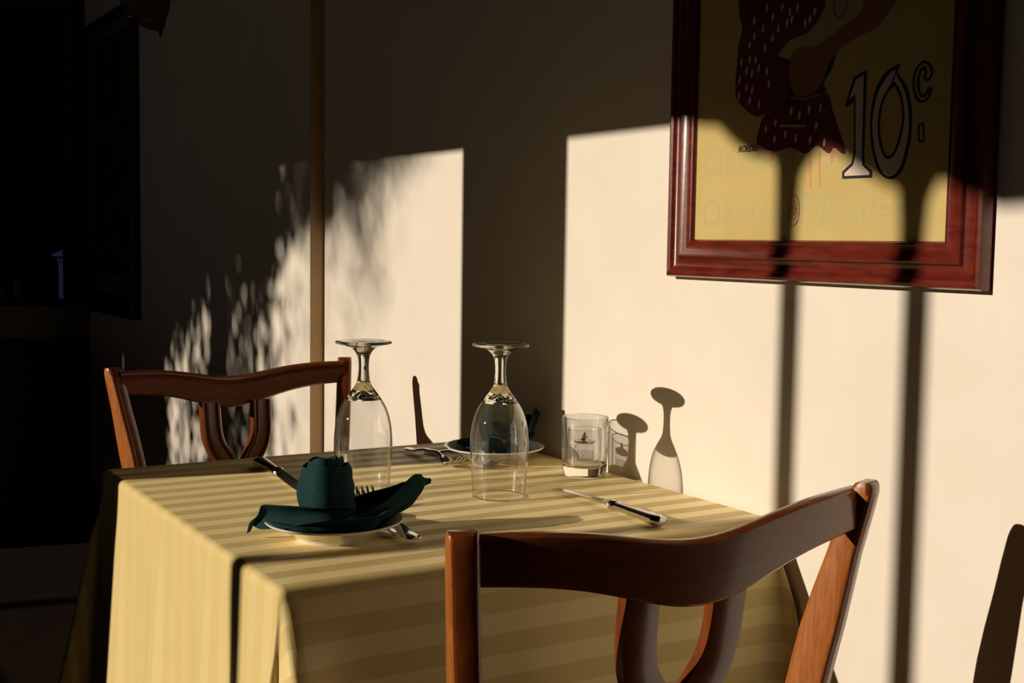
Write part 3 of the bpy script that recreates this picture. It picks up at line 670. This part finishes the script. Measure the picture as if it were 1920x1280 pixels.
def sheet(bm, grid, closed=False):
    V = [[bm.verts.new(p) for p in r] for r in grid]
    for a, b in zip(V, V[1:]):
        for i in range(len(a) - 1): bm.faces.new((a[i], a[i + 1], b[i + 1], b[i]))
def napkin(label, x, y, rz, k=1.0, kz=1.0, wing=0.0):
    rng = random.Random(4); bm = bmesh.new()
    # rolled bun: a spiral wound strip, the outer turns lower than the inner ones
    grid = []
    turns = 2.6; n = 150
    for i in range(n + 1):
        f = i / n; a = 1.2 - f * turns * 2 * pi; r = .0360 - .0220 * f ** .9
        wob = .0016 * sin(3 * a + 1) + .0012 * sin(5 * a)
        ztop = .084 + .013 * min(1, f * 1.7) - .006 * exp(-((f - .95) / .1) ** 2) + .003 * sin(a + 2.6)
        row = []
        for j in range(15):
            g = j / 14; z = .010 + (ztop - .010) * g
            bulge = .86 + .20 * sin(pi * min(1, g * 1.0)) + .05 * g - .05 * g ** 6 + (.045 * exp(-((cos(a - 5.9) - 1) / .25) ** 2) * sin(g * 22 + 1.5 * f * 6))
            rr = (r + wob) * bulge + .0012 * sin(9 * g + a)
            # the roll's mouth closes over a little
            row.append((rr * cos(a) - .004 * g, rr * sin(a), z + .002 * sin(a * 3 + g * 2) * g))
        grid.append(row)
    sheet(bm, grid)
    # tucked collar round the foot of the bun
    grid = []
    for i in range(73):
        a = i / 72 * 2 * pi; row = []
        for j in range(9):
            g = j / 8; r = .033 + .042 * g ** 1.3 * (1 + .18 * sin(2 * a + .6) + .10 * sin(5 * a + 1)); r = min(r, .0715)
            z = .0285 - .019 * g ** .6 + .004 * sin(3 * a + 1 + 4 * g) * sin(pi * g) + .006 * g * g + max(0, (r - .045)) * .28
            row.append((r * cos(a), r * sin(a), z))
        grid.append(row)
    sheet(bm, grid)
    # near wing: a broad folded band sweeping left and ending in a drooping corner over the rim
    def wing_sheet(spine, up, width, fold, nn=26, mm=12):
        # spine: points; up: (x,y,z) direction keys; width keys; fold: depth of the crease
        grid = []
        for i in range(nn + 1):
            f = i / nn; s = f * (len(spine) - 1); q = min(int(s), len(spine) - 2); e = s - q
            P = [spine[max(q - 1, 0)], spine[q], spine[q + 1], spine[min(q + 2, len(spine) - 1)]]
            c = Vector([.5 * (2 * b + (-a + d) * e + (2 * a - 5 * b + 4 * d - h_) * e * e + (-a + 3 * b - 3 * d + h_) * e ** 3) for a, b, d, h_ in zip(*P)])
            U0 = up[q]; U1 = up[q + 1]; U = Vector([a + (b - a) * e for a, b in zip(U0, U1)]).normalized()
            wv = interp(width, f); tn = (Vector(spine[q + 1]) - Vector(spine[q])).normalized(); nr = tn.cross(U).normalized()
            grid.append([c + U * wv * (g / mm - .5) + nr * fold * sin(pi * g / mm) * min(1, wv / .03) for g in range(mm + 1)])
        sheet(bm, grid)
    wing_sheet([(.020, -.040, .037), (-.016, -.046, .037), (-.055, -.022, .033), (-.078, .006, .030), (-.083, .024, .022), (-.086, .036, .0065)],
               [(0, -.3, 1), (0, -.35, 1), (-.1, -.3, 1), (-.2, -.35, 1), (.1, -.8, .7), (.3, -.6, .5)],
               [(0, .008), (.22, .020), (.45, .032), (.64, .036), (.85, .016), (1, .007)], .007)
    wing_sheet([(-.058, -.022, .019), (-.034, -.056, .020), (-.004, -.070, .024), (.034, -.060, .022), (.068, -.030, .028)],
               [(-.3, -.5, 1), (-.3, -.7, 1), (0, -.8, 1), (.3, -.7, 1), (.6, -.4, 1)], [(0, .012), (.25, .034), (.6, .036), (1, .02)], -.006)
    # far wing: a boat-shaped fold that rises past the rim to a pinched tip
    ca_, sa_ = cos(wing), sin(wing)
    def R(p): return (p[0] * ca_ - p[1] * sa_, p[0] * sa_ + p[1] * ca_, p[2])
    wing_sheet([R(p) for p in ((-.005, -.034, .015), (.030, -.036, .019), (.062, -.028, .028), (.092, -.016, .040), (.115, -.008, .049), (.128, -.003, .0545), (.141, -.001, .0555))],
               [(0, -.4, 1), (0, -.4, 1), (0, -.4, 1), (0, -.3, 1), (0, -.2, 1), (0, -.2, 1), (0, -.2, 1)],
               [(0, .026), (.3, .034), (.62, .044), (.76, .030), (.86, .012), (.93, .008), (1, .007)], .007)
    wing_sheet([R(p) for p in ((.0, .022, .018), (.034, .014, .022), (.066, .006, .030), (.095, .0, .041), (.122, -.002, .052))],
               [(0, .35, 1), (0, .35, 1), (0, .3, 1), (0, .25, 1), (0, .1, 1)], [(0, .030), (.45, .036), (.8, .026), (1, .008)], -.008)
    wing_sheet([R(p) for p in ((.010, -.004, .019), (.045, -.006, .024), (.075, -.008, .0285), (.105, -.010, .034))], [(0, 1, .2)] * 4, [(0, .06), (.4, .055), (.8, .035), (1, .012)], .004)
    bmesh.ops.scale(bm, vec=(k, k, kz), verts=bm.verts)
    bmesh.ops.translate(bm, vec=(0, 0, -min(0, 0)), verts=bm.verts)
    o = obj('folded_napkin', bm, M_napkin, angle=70, loc=(x, y, TS + .0015)); o.rotation_euler.z = rz
    s_ = o.modifiers.new('thickness', 'SOLIDIFY'); s_.thickness = .0016; s_.offset = 0
    ss = o.modifiers.new('smooth', 'SUBSURF'); ss.levels = 1; ss.render_levels = 1
    return tag(o, label, 'napkin', 'dark green napkins folded on the side plates')
napkin('dark green napkin rolled into a bun on the nearest white plate', .583, 1.378, 0)
napkin('dark green napkin folded on the far plate, seen through the right wine glass', 1.042, 1.757, radians(60), .86, 1.12, radians(-40))

# ------------------------------------------------------------------ cutlery
def knife(label, p, rz, group):
    t = thing('table_knife', label, 'knife', (p[0], p[1], TS), rz, group)
    # local: handle end at the origin, tip towards +y
    bm = bmesh.new(); rings = []
    for yy, w, h in ((0, .003, .002), (.001, .0070, .0050), (.004, .0098, .0068), (.012, .0112, .0074), (.022, .0108, .0070), (.045, .0092, .0062), (.072, .0078, .0056), (.088, .0074, .0054), (.094, .0072, .0052)):
        rings.append([(w * .92 * cos(a) * (1.06 if k % 2 else 1), yy, .0078 + h * sin(a)) for k, a in enumerate([j * pi / 8 for j in range(16)])])
    loft(bm, rings); obj('handle', bm, M_steel, t, angle=40)
    bm = bmesh.new(); rings = []
    for yy, w in ((.0935, .0070), (.095, .0086), (.0975, .0088), (.0990, .0070), (.1010, .0072), (.1030, .0080), (.1050, .0070), (.1075, .0045)):
        rings.append([(w * cos(a), yy, .0078 + w * .82 * sin(a)) for a in [j * pi / 8 for j in range(16)]])
    loft(bm, rings); obj('collar', bm, M_steel, t)
    bm = bmesh.new(); rings = []
    for yy, l, r_, tk, z in ((.104, -.0040, .0040, .0030, .0078), (.112, -.0050, .0070, .0020, .0076), (.130, -.0060, .0098, .0015, .0070), (.170, -.0062, .0108, .0013, .0054), (.205, -.0060, .0104, .0011, .0038), (.228, -.0052, .0080, .0009, .0026), (.240, -.0040, .0040, .0007, .0018), (.2465, -.0022, .0008, .0005, .0014)):
        rings.append([(l, yy, z - .0006), ((l + r_) / 2, yy, z - tk / 2), (r_, yy, z + .0008), ((l + r_) / 2, yy, z + tk / 2 + .0005), (l, yy, z + .0008 + tk)])
    loft(bm, rings); obj('blade', bm, M_steel, t, angle=25)
    t.scale = (1.15, 1.1, 1.1)
    return t
def fork(label, p, rz, group, dz=0, tilt=0):
    t = thing('dinner_fork', label, 'fork', (p[0], p[1], TS + dz), rz, group); t.rotation_euler.x = tilt
    def zc(y): return interp([(0, .0028), (.02, .0034), (.07, .0105), (.105, .0125), (.128, .0090), (.146, .0022), (.158, .0030), (.182, .0120), (.198, .0205)], y)
    bm = bmesh.new(); rings = []
    for i in range(41):
        y = .150 * i / 40
        w = interp([(0, .004), (.003, .0075), (.010, .0098), (.030, .0080), (.070, .0042), (.110, .0030), (.125, .0040), (.135, .0090), (.150, .0118)], y)
        h = interp([(0, .0012), (.01, .0018), (.07, .0022), (.11, .0024), (.135, .0012), (.150, .0010)], y)
        cz = zc(y); rings.append([(w * cos(a), y, cz + h * sin(a)) for a in [j * pi / 7 for j in range(14)]])
    loft(bm, rings); obj('handle', bm, M_steel, t, angle=50)
    for j in range(4):
        bm = bmesh.new(); rings = []
        for i in range(15):
            y = .1485 + .050 * i / 14; xx = (j - 1.5) * interp([(0, .0064), (.02, .0068), (.05, .0060)], y - .1485)
            w = interp([(0, .0026), (.02, .0017), (.045, .0013), (.05, .0006)], y - .1485)
            rings.append([(xx + w * cos(a), y, zc(y) + .0010 * sin(a)) for a in [k * pi / 4 for k in range(8)]])
        loft(bm, rings); obj('tine', bm, M_steel, t)
    t.scale = (1.2, 1.08, 1.1)
    return t
G1, G2 = 'dinner knives on the tablecloth', 'dinner forks on the tablecloth'
knife('silver table knife lying alone in front of the tumbler', (.976, 1.222), radians(-2.6), G1)
knife('table knife whose shaded handle sticks out left behind the near napkin', (.674, 1.870), pi + radians(-4), G1)
fork('fork under the rim of the near plate, handle end towards the camera', (.662, 1.296), radians(-4.5), G2, .003, 0)
fork('fork lying under the other by the near plate, handle mostly hidden', (.648, 1.335), radians(-16), G2, 0, 0)
fork('fork with raised tines left of the far plate, uppermost of two', (.946, 1.886), pi + radians(-1), G2, .003, 0)
fork('fork with its handle crossing beneath another fork by the far plate', (.972, 1.868), pi + radians(9), G2, 0, 0)

for o in bpy.data.objects:
    n = o.name.split('.')[0]
    if n in ('stem', 'glass_base'): o.cycles.is_caustics_caster = True
    if n in ('wall_right', 'tablecloth'): o.cycles.is_caustics_receiver = True
